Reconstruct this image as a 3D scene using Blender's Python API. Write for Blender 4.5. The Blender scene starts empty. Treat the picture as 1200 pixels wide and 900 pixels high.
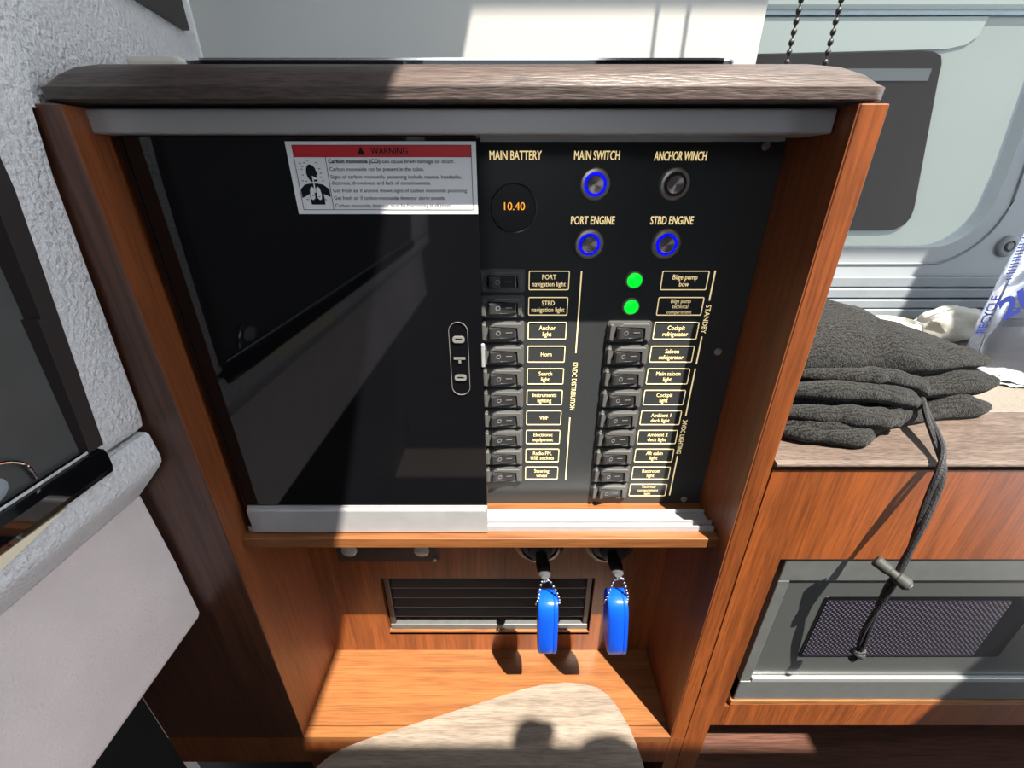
import bpy, bmesh, math, random
from mathutils import Vector, Matrix, noise as mnoise
random.seed(7)
sc = bpy.context.scene
col = sc.collection

# ------------------------------------------------------------------ camera, world, sun, exposure
FPX, CX, CY = 505.0, 598.0, 450.0            # focal length and principal point for a 1200 x 900 frame
TH = math.atan(FPX / 1043.0)                 # the phone looks down by about 26 degrees
D = 0.3822                                   # distance of the lens from the cabinet front (plane Y = 0)
cam_d = bpy.data.cameras.new('camera'); cam = bpy.data.objects.new('camera', cam_d); col.objects.link(cam)
cam.location = (0, -D, 0); cam.rotation_euler = (math.pi / 2 - TH, 0, 0)
cam_d.sensor_width = 36; cam_d.lens = FPX / 1200 * 36; cam_d.clip_start = 0.01
cam_d.shift_x = (600 - CX) / 1200
sc.camera = cam
vs = sc.view_settings
vs.view_transform = 'Standard'; vs.look = 'None'; vs.gamma = 1.0; vs.use_curve_mapping = False
vs.exposure = 0.8
w = bpy.data.worlds.new('sky'); sc.world = w; w.use_nodes = True
bg = w.node_tree.nodes['Background']; bg.inputs[0].default_value = (0.86, 0.93, 1.0, 1); bg.inputs[1].default_value = 1.7
SUN = Vector((-0.66, 1.0, -2.42)).normalized()
sl = bpy.data.lights.new('sun', 'SUN'); sl.energy = 10.0; sl.angle = math.radians(0.5); sl.color = (1.0, 0.93, 0.82)
so = bpy.data.objects.new('sun', sl); col.objects.link(so)
so.rotation_euler = SUN.to_track_quat('-Z', 'Y').to_euler(); so.location = (1, -1.5, 3)

# ------------------------------------------------------------------ measuring helpers (photo pixel -> point on a real plane)
def _ray(px, py):
    u = (px - CX) / FPX; v = (CY - py) / FPX
    return Vector((u, math.cos(TH) + v * math.sin(TH), v * math.cos(TH) - math.sin(TH)))
def atY(px, py, y): r = _ray(px, py); return Vector((0, -D, 0)) + r * ((y + D) / r.y)
def atZ(px, py, z): r = _ray(px, py); return Vector((0, -D, 0)) + r * (z / r.z)
def atX(px, py, x): r = _ray(px, py); return Vector((0, -D, 0)) + r * (x / r.x)

# ------------------------------------------------------------------ materials
MATS = {}
def newmat(name):
    m = bpy.data.materials.new(name); m.use_nodes = True
    MATS[name] = m
    return m, m.node_tree.nodes, m.node_tree.links, m.node_tree.nodes['Principled BSDF']
def plain(name, c, rough=.5, metal=0, spec=.5, emit=None, es=0, nscale=0, namt=.0, bump=0, bscale=200, coat=0, trans=0, sub=0):
    m, n, l, b = newmat(name)
    b.inputs['Base Color'].default_value = (*c, 1); b.inputs['Roughness'].default_value = rough
    b.inputs['Metallic'].default_value = metal; b.inputs['Specular IOR Level'].default_value = spec
    b.inputs['Coat Weight'].default_value = coat; b.inputs['Transmission Weight'].default_value = trans
    if emit: b.inputs['Emission Color'].default_value = (*emit, 1); b.inputs['Emission Strength'].default_value = es
    if nscale or bump:
        tc = n.new('ShaderNodeTexCoord')
    if nscale:
        t = n.new('ShaderNodeTexNoise'); t.inputs['Scale'].default_value = nscale; t.inputs['Detail'].default_value = 5
        l.new(tc.outputs['Object'], t.inputs['Vector'])
        r = n.new('ShaderNodeValToRGB')
        r.color_ramp.elements[0].position = .3; r.color_ramp.elements[1].position = .7
        r.color_ramp.elements[0].color = (*[x * (1 - namt) for x in c], 1)
        r.color_ramp.elements[1].color = (*[min(1, x * (1 + namt)) for x in c], 1)
        l.new(t.outputs['Fac'], r.inputs[0]); l.new(r.outputs[0], b.inputs['Base Color'])
    if bump:
        t = n.new('ShaderNodeTexNoise'); t.inputs['Scale'].default_value = bscale; t.inputs['Detail'].default_value = 4
        l.new(tc.outputs['Object'], t.inputs['Vector'])
        bp = n.new('ShaderNodeBump'); bp.inputs['Strength'].default_value = bump; bp.inputs['Distance'].default_value = .002
        l.new(t.outputs['Fac'], bp.inputs['Height']); l.new(bp.outputs[0], b.inputs['Normal'])
    return m
def wood(name, dark, light, axis='Z', rough=.38, scale=26, stretch=22, pore=.45, bump=.12, coat=.15, tilt=0):
    m, n, l, b = newmat(name)
    tc = n.new('ShaderNodeTexCoord'); mp = n.new('ShaderNodeMapping')
    s = [1, 1, 1]; s['XYZ'.index(axis)] = 1 / stretch
    mp.inputs['Scale'].default_value = s
    if tilt: mp.inputs['Rotation'].default_value = (0, tilt, 0)
    l.new(tc.outputs['Object'], mp.inputs['Vector'])
    t = n.new('ShaderNodeTexNoise'); t.inputs['Scale'].default_value = scale; t.inputs['Detail'].default_value = 6
    t.inputs['Roughness'].default_value = .6; t.inputs['Distortion'].default_value = .6
    l.new(mp.outputs[0], t.inputs['Vector'])
    r = n.new('ShaderNodeValToRGB'); e = r.color_ramp.elements
    e[0].position = .32; e[1].position = .68; e[0].color = (*dark, 1); e[1].color = (*light, 1)
    l.new(t.outputs['Fac'], r.inputs[0])
    t2 = n.new('ShaderNodeTexNoise'); t2.inputs['Scale'].default_value = scale * 9; t2.inputs['Detail'].default_value = 3
    l.new(mp.outputs[0], t2.inputs['Vector'])
    r2 = n.new('ShaderNodeValToRGB'); e = r2.color_ramp.elements
    e[0].position = .38; e[1].position = .56; e[0].color = (1 - pore, 1 - pore, 1 - pore, 1); e[1].color = (1, 1, 1, 1)
    l.new(t2.outputs['Fac'], r2.inputs[0])
    mx = n.new('ShaderNodeMix'); mx.data_type = 'RGBA'; mx.blend_type = 'MULTIPLY'; mx.inputs[0].default_value = 1
    l.new(r.outputs[0], mx.inputs[6]); l.new(r2.outputs[0], mx.inputs[7]); l.new(mx.outputs[2], b.inputs['Base Color'])
    b.inputs['Roughness'].default_value = rough; b.inputs['Coat Weight'].default_value = coat; b.inputs['Coat Roughness'].default_value = .3
    bp = n.new('ShaderNodeBump'); bp.inputs['Strength'].default_value = bump; bp.inputs['Distance'].default_value = .001
    l.new(t2.outputs['Fac'], bp.inputs['Height']); l.new(bp.outputs[0], b.inputs['Normal'])
    return m
wood('wood_v', (.15, .040, .012), (.25, .072, .022), 'Z', scale=34, pore=.3)
wood('wood_h', (.17, .060, .018), (.27, .105, .033), 'X', scale=44, stretch=26, pore=.28)
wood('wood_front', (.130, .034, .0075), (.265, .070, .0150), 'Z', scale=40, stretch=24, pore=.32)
wood('wood_low', (.06, .025, .016), (.12, .05, .034), 'X', scale=40)
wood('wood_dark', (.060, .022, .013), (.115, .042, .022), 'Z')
wood('wood_edge', (.22, .085, .028), (.31, .13, .045), 'X', scale=40)
wood('worktop', (.050, .036, .031), (.105, .076, .066), 'X', rough=.42, scale=60, stretch=9, pore=.4, bump=.6, coat=0)
wood('lip', (.085, .060, .047), (.145, .108, .088), 'X', rough=.5, scale=70, stretch=7, pore=.4, bump=.5, coat=0)
wood('table', (.145, .112, .085), (.245, .200, .158), 'X', rough=.5, scale=75, stretch=14, pore=.3, bump=.3, coat=0)
plain('alu', (.40, .40, .41), .38, .35, nscale=40, namt=.06)
plain('alu_dull', (.40, .385, .385), .42, .35)
plain('chrome', (.8, .8, .82), .12, 1.0)
plain('steel', (.50, .46, .44), .3, .7)
plain('gloss_black', (.004, .004, .005), .04, spec=.5)
plain('panel_black', (.034, .037, .039), .27, spec=.6, bump=.05, bscale=900)
plain('switch_black', (.090, .090, .088), .38, spec=.6)
plain('rocker_black', (.028, .028, .029), .25, spec=.6)
plain('legend_grey', (.17, .17, .165), .5)
plain('black', (.006, .006, .006), .6)
plain('rubber', (.012, .012, .012), .5)
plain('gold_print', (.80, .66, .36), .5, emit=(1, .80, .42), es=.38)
plain('label_back', (.02, .021, .023), .3, spec=.5)
plain('blue_led', (.0, .01, .6), .4, emit=(.0, .0, 1.0), es=.8)
plain('green_led', (.0, .5, .05), .3, emit=(.0, 1.0, .03), es=.6)
plain('amber_led', (.6, .25, .02), .4, emit=(1, .42, .04), es=.6)
plain('dim_print', (.05, .045, .045), .5)
plain('meter_glass', (.02, .006, .005), .06, spec=.6)
plain('sticker_white', (.86, .86, .88), .38)
plain('sticker_red', (.55, .012, .02), .4)
plain('sticker_ink', (.008, .008, .009), .6, spec=.2)
plain('sticker_dot', (.35, .35, .36), .5)
plain('suede', (.74, .73, .74), .92, spec=.15, nscale=60, namt=.04, bump=1.0, bscale=240)
plain('suede_low', (.74, .65, .63), .95, spec=.1, nscale=14, namt=.05, bump=.45, bscale=420)  # lower suede: the warm light falling there is put into the colour
plain('dark_frame', (.028, .021, .020), .45)
plain('dark_glass', (.068, .066, .064), .6, spec=.3, nscale=25, namt=.12)
plain('cream_trim', (.78, .68, .50), .4)
plain('cream', (.60, .572, .52), .75, bump=.1, bscale=600)
plain('pale_wall', (.76, .765, .78), .7)
plain('counter', (.165, .142, .118), .55, nscale=260, namt=.16, bump=.15, bscale=500)
plain('frame_grey', (.29, .32, .345), .42, nscale=8, namt=.05)
plain('frame_band', (.20, .225, .25), .4, nscale=12, namt=.1)
plain('hull', (.130, .139, .133), .35, nscale=1.5, namt=.05)
plain('hull_light', (.155, .168, .163), .35)
plain('hull_dark_window', (.012, .009, .009), .15, spec=.16)
plain('hull_ledge', (.035, .036, .04), .4)
plain('mw_frame', (.10, .105, .105), .40, .2, nscale=60, namt=.08)
plain('mw_door', (.052, .056, .055), .3, spec=.6)
plain('mw_strip', (.45, .47, .47), .3, .6)
plain('towel_white', (.50, .48, .41), .8, bump=.3, bscale=120)
plain('float_blue', (.003, .075, .62), .33, spec=.5)
plain('key_grey', (.06, .06, .065), .55)
plain('white_lens', (.36, .34, .32), .35)
plain('toggle_grey', (.042, .044, .042), .6, spec=.25)
plain('bag_blue', (.006, .018, .20), .5)
plain('ceiling_white', (.74, .74, .73), .8)
plain('floor_dark', (.05, .035, .028), .5)
plain('rear_dark', (.035, .042, .045), .7)
plain('silver_paper', (.36, .37, .40), .35, .3)
# blind cloth: lets some of the window light through
m, n, l, b = newmat('blind_cloth')
b.inputs['Base Color'].default_value = (.60, .575, .53, 1); b.inputs['Roughness'].default_value = .8; b.inputs['Specular IOR Level'].default_value = .2
tl_ = n.new('ShaderNodeBsdfTranslucent'); tl_.inputs[0].default_value = (.80, .82, .86, 1)
mx = n.new('ShaderNodeMixShader'); mx.inputs[0].default_value = .38
l.new(b.outputs[0], mx.inputs[1]); l.new(tl_.outputs[0], mx.inputs[2]); l.new(mx.outputs[0], n['Material Output'].inputs[0])
for k_ in ('suede', 'suede_low'):
    for nd in MATS[k_].node_tree.nodes:
        if nd.type == 'BUMP': nd.inputs['Distance'].default_value = .0055 if k_ == 'suede' else .004
# knit cloth: ribbed relief and speckle
m, n, l, b = newmat('knit')
tc = n.new('ShaderNodeTexCoord')
wv = n.new('ShaderNodeTexWave'); wv.wave_type = 'BANDS'; wv.bands_direction = 'Y'
wv.inputs['Scale'].default_value = 95; wv.inputs['Distortion'].default_value = 5; wv.inputs['Detail'].default_value = 2; wv.inputs['Detail Scale'].default_value = 1.5
ns = n.new('ShaderNodeTexNoise'); ns.inputs['Scale'].default_value = 520; ns.inputs['Detail'].default_value = 3
l.new(tc.outputs['Object'], wv.inputs['Vector']); l.new(tc.outputs['Object'], ns.inputs['Vector'])
mm = n.new('ShaderNodeMath'); mm.operation = 'MULTIPLY_ADD'; mm.inputs[1].default_value = .16
l.new(wv.outputs['Fac'], mm.inputs[0]); l.new(ns.outputs['Fac'], mm.inputs[2])
bp = n.new('ShaderNodeBump'); bp.inputs['Strength'].default_value = .9; bp.inputs['Distance'].default_value = .0025
l.new(mm.outputs[0], bp.inputs['Height']); l.new(bp.outputs[0], b.inputs['Normal'])
rr = n.new('ShaderNodeValToRGB'); rr.color_ramp.elements[0].color = (.004, .004, .004, 1); rr.color_ramp.elements[1].color = (.033, .033, .032, 1)
rr.color_ramp.elements[0].position = .40; rr.color_ramp.elements[1].position = .78
l.new(mm.outputs[0], rr.inputs[0]); l.new(rr.outputs[0], b.inputs['Base Color'])
b.inputs['Roughness'].default_value = .95; b.inputs['Specular IOR Level'].default_value = .1
b.inputs['Sheen Weight'].default_value = .08
# braided cord
m, n, l, b = newmat('cord')
tc = n.new('ShaderNodeTexCoord'); vo = n.new('ShaderNodeTexVoronoi'); vo.inputs['Scale'].default_value = 650
l.new(tc.outputs['Object'], vo.inputs['Vector'])
rr = n.new('ShaderNodeValToRGB'); rr.color_ramp.elements[0].color = (.014, .013, .017, 1); rr.color_ramp.elements[1].color = (.004, .004, .005, 1)
l.new(vo.outputs['Distance'], rr.inputs[0]); l.new(rr.outputs[0], b.inputs['Base Color'])
bp = n.new('ShaderNodeBump'); bp.inputs['Strength'].default_value = .6; bp.inputs['Distance'].default_value = .001; bp.invert = True
l.new(vo.outputs['Distance'], bp.inputs['Height']); l.new(bp.outputs[0], b.inputs['Normal']); b.inputs['Roughness'].default_value = .6
# perforated oven window: regular light dots on a dark violet ground
m, n, l, b = newmat('perforated')
tc = n.new('ShaderNodeTexCoord'); mp = n.new('ShaderNodeMapping'); mp.inputs['Scale'].default_value = (1, 0, 1); mp.inputs['Rotation'].default_value = (0, .785, 0)
vo = n.new('ShaderNodeTexVoronoi'); vo.inputs['Scale'].default_value = 215; vo.inputs['Randomness'].default_value = 0
l.new(tc.outputs['Object'], mp.inputs['Vector']); l.new(mp.outputs[0], vo.inputs['Vector'])
rr = n.new('ShaderNodeValToRGB'); rr.color_ramp.elements[0].color = (.115, .105, .125, 1); rr.color_ramp.elements[1].color = (.005, .004, .011, 1)
rr.color_ramp.elements[0].position = .15; rr.color_ramp.elements[1].position = .36
l.new(vo.outputs['Distance'], rr.inputs[0]); l.new(rr.outputs[0], b.inputs['Base Color']); b.inputs['Roughness'].default_value = .3
# thin clear sheets (window pane, plastic bag)
def sheet(name, tint, gloss, rough, haze=None, hz=0):
    m, n, l, b = newmat(name); n.remove(b)
    tr = n.new('ShaderNodeBsdfTransparent'); tr.inputs[0].default_value = (*tint, 1)
    gl = n.new('ShaderNodeBsdfGlossy'); gl.inputs[0].default_value = (1, 1, 1, 1); gl.inputs['Roughness'].default_value = rough
    lw = n.new('ShaderNodeLayerWeight'); lw.inputs[0].default_value = gloss
    mx = n.new('ShaderNodeMixShader'); l.new(lw.outputs['Fresnel'], mx.inputs[0]); l.new(tr.outputs[0], mx.inputs[1]); l.new(gl.outputs[0], mx.inputs[2])
    out = mx
    if haze:
        df = n.new('ShaderNodeBsdfDiffuse'); df.inputs[0].default_value = (*haze, 1)
        m2 = n.new('ShaderNodeMixShader'); m2.inputs[0].default_value = hz; l.new(mx.outputs[0], m2.inputs[1]); l.new(df.outputs[0], m2.inputs[2]); out = m2
    l.new(out.outputs[0], n['Material Output'].inputs[0])
sheet('pane', (.90, .93, .92), .04, .0, (.6, .62, .62), .008)
sheet('clear_plastic', (.86, .87, .91), .16, .2, (.20, .21, .27), .12)

# ------------------------------------------------------------------ mesh helpers
ORG = {}
class MB:
    def __init__(s): s.v = []; s.f = []; s.sm = []
    def add(s, v, f, smooth=False):
        o = len(s.v); s.v += [tuple(p) for p in v]; s.f += [tuple(i + o for i in q) for q in f]; s.sm += [smooth] * len(f); return s
    def box(s, x0, x1, y0, y1, z0, z1, bev=0, seg=2):
        if bev <= 0:
            v = [(x0, y0, z0), (x1, y0, z0), (x1, y1, z0), (x0, y1, z0), (x0, y0, z1), (x1, y0, z1), (x1, y1, z1), (x0, y1, z1)]
            return s.add(v, [(3, 2, 1, 0), (4, 5, 6, 7), (0, 1, 5, 4), (1, 2, 6, 5), (2, 3, 7, 6), (3, 0, 4, 7)])
        bm = bmesh.new(); bmesh.ops.create_cube(bm, size=1)
        for q in bm.verts: q.co = Vector(((x0 + x1) / 2 + q.co.x * (x1 - x0), (y0 + y1) / 2 + q.co.y * (y1 - y0), (z0 + z1) / 2 + q.co.z * (z1 - z0)))
        bmesh.ops.bevel(bm, geom=bm.edges[:], offset=bev, segments=seg, profile=.5, affect='EDGES')
        s.addbm(bm); return s
    def addbm(s, bm, smooth=False):
        bm.verts.index_update(); s.add([q.co.copy() for q in bm.verts], [[q.index for q in fc.verts] for fc in bm.faces], smooth); bm.free()
    def prism(s, pts, axis, a, b, bev=0):
        # pts 2-D outline in the two remaining axes (order x,y,z without axis), extruded along axis from a to b
        def mk(p, t):
            c = list(p); c.insert('xyz'.index(axis), t); return c
        n_ = len(pts)
        bm = bmesh.new()
        A = [bm.verts.new(mk(p, a)) for p in pts]; B = [bm.verts.new(mk(p, b)) for p in pts]
        fa = bm.faces.new(A); fb = bm.faces.new(B[::-1])
        for i in range(n_): bm.faces.new((A[i], B[i], B[(i + 1) % n_], A[(i + 1) % n_]))
        if bev: bmesh.ops.bevel(bm, geom=list(fa.edges) + list(fb.edges), offset=bev, segments=2, profile=.5, affect='EDGES')
        bmesh.ops.recalc_face_normals(bm, faces=bm.faces)
        s.addbm(bm); return s
    def lathe(s, prof, c, axis='y', seg=32, smooth=True, sx=1.0):
        # prof: (radius, offset along axis); c: centre
        v = []; f = []
        for r, h in prof:
            for k in range(seg):
                a = 2 * math.pi * k / seg; u, w_ = r * math.cos(a) * sx, r * math.sin(a)
                p = {'y': (u, h, w_), 'z': (u, w_, h), 'x': (h, u, w_)}[axis]
                v.append((c[0] + p[0], c[1] + p[1], c[2] + p[2]))
        for i in range(len(prof) - 1):
            for k in range(seg):
                k2 = (k + 1) % seg
                f.append((i * seg + k, i * seg + k2, (i + 1) * seg + k2, (i + 1) * seg + k))
        f.append(tuple(range(seg))[::-1]); f.append(tuple((len(prof) - 1) * seg + k for k in range(seg)))
        return s.add(v, f, smooth)
    def tube(s, path, r, seg=10, flat=1.0, smooth=True, ref=None):
        path = [Vector(p) for p in path]; n_ = len(path); v = []; f = []
        rr = r if isinstance(r, (list, tuple)) else [r] * n_
        for i, p in enumerate(path):
            t = (path[min(i + 1, n_ - 1)] - path[max(i - 1, 0)]).normalized()
            a = t.cross(ref or Vector((0, 0, 1)))
            if a.length < 1e-3: a = t.cross(Vector((0, 1, 0)))
            a.normalize(); b_ = t.cross(a).normalized()
            for k in range(seg):
                q = 2 * math.pi * k / seg
                v.append(p + a * (math.cos(q) * rr[i]) + b_ * (math.sin(q) * rr[i] * flat))
        for i in range(n_ - 1):
            for k in range(seg):
                k2 = (k + 1) % seg; f.append((i * seg + k, i * seg + k2, (i + 1) * seg + k2, (i + 1) * seg + k))
        f.append(tuple(range(seg))); f.append(tuple((n_ - 1) * seg + k for k in range(seg))[::-1])
        return s.add(v, f, smooth)
    def sphere(s, c, r, seg=10, rings=6, sc_=(1, 1, 1)):
        prof = [(max(1e-5, r * math.sin(math.pi * i / rings)), -r * math.cos(math.pi * i / rings)) for i in range(rings + 1)]
        o = len(s.v); s.lathe(prof, (0, 0, 0), 'z', seg)
        for i in range(o, len(s.v)): s.v[i] = tuple(c[k] + s.v[i][k] * sc_[k] for k in range(3))
        return s
    def build(s, name, mat, parent=None, org=None, angle=40):
        me = bpy.data.meshes.new(name)
        if parent is not None: o0 = ORG[parent]
        elif org is not None: o0 = Vector(org)
        else:
            xs = [p[0] for p in s.v]; ys = [p[1] for p in s.v]; zs = [p[2] for p in s.v]
            o0 = Vector(((min(xs) + max(xs)) / 2, (min(ys) + max(ys)) / 2, min(zs)))
        me.from_pydata([Vector(p) - o0 for p in s.v], [], s.f); me.update()
        me.polygons.foreach_set('use_smooth', s.sm)
        if any(s.sm): me.set_sharp_from_angle(angle=math.radians(angle))
        bm = bmesh.new(); bm.from_mesh(me); bmesh.ops.recalc_face_normals(bm, faces=bm.faces); bm.to_mesh(me); bm.free()
        me.materials.append(MATS[mat])
        o = bpy.data.objects.new(name, me); col.objects.link(o)
        if parent is not None: o.parent = parent; ORG[o] = o0
        else: o.location = o0; ORG[o] = o0
        return o
def thing(name, label, cat, loc=(0, 0, 0), group=None, kind=None):
    o = bpy.data.objects.new(name, None); col.objects.link(o); o.location = loc; o.empty_display_size = .02; ORG[o] = Vector(loc)
    tag(o, label, cat, group, kind); return o
def tag(o, label=None, cat=None, group=None, kind=None):
    if label: o['label'] = label
    if cat: o['category'] = cat
    if group: o['group'] = group
    if kind: o['kind'] = kind
    return o
def dup(o, parent=None, off=(0, 0, 0)):
    c = o.copy(); col.objects.link(c)
    if parent is not None: c.parent = parent
    c.location = Vector(o.location) + Vector(off); ORG[c] = ORG[o] + Vector(off)
    for ch in list(o.children):
        d_ = ch.copy(); col.objects.link(d_); d_.parent = c; ORG[d_] = ORG[c]
        for g in list(ch.children): e = g.copy(); col.objects.link(e); e.parent = d_; ORG[e] = ORG[d_]
    return c
def smoothpath(pts, n_=8):
    pts = [Vector(p) for p in pts]; out = []
    for i in range(len(pts) - 1):
        p0 = pts[max(i - 1, 0)]; p1 = pts[i]; p2 = pts[i + 1]; p3 = pts[min(i + 2, len(pts) - 1)]
        for k in range(n_):
            t = k / n_
            out.append(.5 * ((2 * p1) + (p2 - p0) * t + (2 * p0 - 5 * p1 + 4 * p2 - p3) * t * t + (3 * p1 - p0 - 3 * p2 + p3) * t ** 3))
    out.append(pts[-1]); return out
def rrect(x0, x1, z0, z1, r, n_=5):
    out = []
    for cx, cz, a0 in ((x1 - r, z1 - r, 0), (x0 + r, z1 - r, 90), (x0 + r, z0 + r, 180), (x1 - r, z0 + r, 270)):
        for k in range(n_ + 1):
            a = math.radians(a0 + 90 * k / n_); out.append((cx + r * math.cos(a), cz + r * math.sin(a)))
    return out
def ring(mb, outer, inner, axis, a, b):
    # frame between two outlines with equal point counts
    def mk(p, t): c = list(p); c.insert('xyz'.index(axis), t); return c
    n_ = len(outer); v = [mk(p, a) for p in outer] + [mk(p, a) for p in inner] + [mk(p, b) for p in outer] + [mk(p, b) for p in inner]
    f = []
    for i in range(n_):
        j = (i + 1) % n_
        f += [(i, j, n_ + j, n_ + i), (2 * n_ + i, 3 * n_ + i, 3 * n_ + j, 2 * n_ + j), (i, 2 * n_ + i, 2 * n_ + j, j), (n_ + i, n_ + j, 3 * n_ + j, 3 * n_ + i)]
    mb.add(v, f); return mb
_txt = {}
def text2d(s_, bold=0.0):
    key = (s_, bold)
    if key not in _txt:
        cu = bpy.data.curves.new('t', 'FONT'); cu.body = s_; cu.offset = bold; cu.resolution_u = 3
        ob = bpy.data.objects.new('t', cu); col.objects.link(ob)
        dg = bpy.context.evaluated_depsgraph_get(); me = bpy.data.meshes.new_from_object(ob.evaluated_get(dg))
        vv = [(p.co.x, p.co.y) for p in me.vertices]; ff = [tuple(p.vertices) for p in me.polygons]
        bpy.data.objects.remove(ob); bpy.data.curves.remove(cu); bpy.data.meshes.remove(me)
        _txt[key] = (vv, ff)
    return _txt[key]
CAP = max(p[1] for p in text2d('H')[0])
def text(mb, s_, cx, cz, cap, y, width=None, squeeze=.72, bold=0.0, rot=0, left=None, shear=0, up=Vector((0, 0, 1)), rt=Vector((1, 0, 0)), origin=None):
    """flat lettering on a vertical face looking towards -Y; rot=1 reads downwards"""
    vv, ff = text2d(s_, bold)
    u0 = min(p[0] for p in vv); u1 = max(p[0] for p in vv); k = cap / CAP
    ku = (width / (u1 - u0)) if width else k * squeeze
    out = []
    for u, v in vv:
        a = (u - (u0 if left is not None else (u0 + u1) / 2)) * ku; c = v * k - cap / 2
        if origin is not None: out.append(origin + rt * a + up * c)
        elif rot: out.append((cx + c, y, cz - a))
        else: out.append(((left if left is not None else cx) + a, y, cz + c))
    mb.add(out, ff)
    if cap > .0049 and origin is None:
        e_ = cap * (.045 if cap > .006 else .022)
        mb.add([(p[0] + (0 if rot else e_), p[1] - .00006, p[2] - (e_ if rot else 0)) for p in out], ff)
        mb.add([(p[0] + e_ * .5, p[1] - .00012, p[2] + e_ * .5) for p in out], ff)
    return mb

# ================================================================== THE SETTING
XL, XR, ZF = -.338, .262, -.825          # niche sides and niche floor
S = 'structure'
fl = MB().box(-1.6, 2.2, -2.6, 1.0, -1.36, -1.32).build('floor', 'floor_dark'); tag(fl, 'dark cabin floor below the cabinets', 'floor', kind=S)
# ceiling with the open hatch that lets the sun in
ce = MB()
hx0, hx1, hy0, hy1, hz = .168, 1.13, -.770, .018, 1.0
ce.box(-1.6, hx0, -2.2, .8, hz, hz + .012).box(hx1, 2.2, -2.2, .8, hz, hz + .012).box(hx0, hx1, -2.2, hy0, hz, hz + .012).box(hx0, hx1, hy1, .8, hz, hz + .012)
tag(ce.build('ceiling', 'ceiling_white'), 'white cabin ceiling with an open roof hatch', 'ceiling', kind=S)
tag(MB().box(-1.6, 2.2, -2.24, -2.2, -1.32, .42).box(.30, 2.2, -1.30, -1.26, -1.32, 1.0).build('wall_rear', 'rear_dark'), 'dark lower cabin wall behind the camera, with a tall bulkhead added to block light', 'wall', kind=S)  # unseen bulkhead on the right, added to cut ambient light from behind

# left wall: suede panel, padded ledge and lower suede panel
wl = MB()
zs = [1.0, .6, .3, .10, .046, -.10, -.225, -.234]
xs = [-.360, -.358, -.357, -.356, -.356, -.364, -.371, -.376]
v = []; f = []
YB = (-1.3, -.004)
# window opening in the suede: Y from -.40 to -.048, z from -.2175 to .40
prof = list(zip(xs, zs))
def wx(z):
    for (xa, za), (xb, zb) in zip(prof, prof[1:]):
        if zb <= z <= za: return xa + (xb - xa) * (za - z) / (za - zb)
    return prof[-1][0]
zz = [1.0, .7, .45, .3, .10, .046, 0, -.05, -.10, -.16, -.2175, -.228, -.234]
yy = [-1.6, -1.25, -.8, -.30, -.2, -.12, -.0535, -.008, -.004]
def inside(z0, z1, y0, y1): return y0 >= -1.251 and y1 <= -.053 and z1 >= -.218 and z0 <= .451
idx = {}
for i, z in enumerate(zz):
    for j, y in enumerate(yy):
        x = wx(z) - (.004 if z <= -.234 else 0) - (.003 if y == -.004 and z < .045 else 0)
        yo = y
        if y == -.0535 and z < .5: yo = -.0405 - .0135 * max(0, min(1, (-.009 - z) / .2165))   # the jamb leans a little
        idx[i, j] = len(v); v.append((x, yo, z))
for i in range(len(zz) - 1):
    for j in range(len(yy) - 1):
        if not inside(zz[i], zz[i + 1], yy[j], yy[j + 1]):
            f.append((idx[i, j], idx[i, j + 1], idx[i + 1, j + 1], idx[i + 1, j]))
wl.add(v, f, True)
# wall above the worktop, running on to the back corner
wl.add([(-.356, -.004, .046), (-.4545, .497, .046), (-.4585, .497, 1.0), (-.360, -.004, 1.0)], [(0, 1, 2, 3)])
wl.add([(-.46, -1.6, 1.0), (-.46, .36, 1.0), (-.46, .36, -.24), (-.46, -1.6, -.24)], [(0, 1, 2, 3)])
wleft = wl.build('wall_left', 'suede', org=(-.4, -.3, -.52)); tag(wleft, 'white suede covered wall beside the cabinet', 'wall', kind=S)
# padded ledge: rounded roll
lp = [(-.46, -.236)] + [(-.380, -.2362), (-.3735, -.2372), (-.3712, -.240), (-.3700, -.255), (-.3692, -.267), (-.3705, -.2735), (-.376, -.281), (-.385, -.291), (-.396, -.303), (-.410, -.318), (-.46, -.319)]
bmv = MB().prism(lp, 'y', -1.6, -.006)
bmv.sm = [True] * len(bmv.sm)
bmv.build('padded_ledge', 'suede', wleft)
lo = MB(); lo.prism([(-.46, -.318), (-.409, -.318), (-.4065, -.42), (-.404, -.512), (-.407, -.5187), (-.46, -.5187)], 'y', -1.6, -.006, bev=.003)
lo.build('lower_panel', 'suede_low', wleft)
# black sheets put in for the dark void under the lower panel
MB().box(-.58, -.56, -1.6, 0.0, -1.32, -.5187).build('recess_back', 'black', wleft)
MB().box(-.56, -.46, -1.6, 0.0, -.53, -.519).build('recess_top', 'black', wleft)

# window in the left wall
wn = thing('window_2', 'dark framed window with black sill in the suede wall', 'window', (-.371, -.2, -.2175), kind=S)
m_ = MB()
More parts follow.
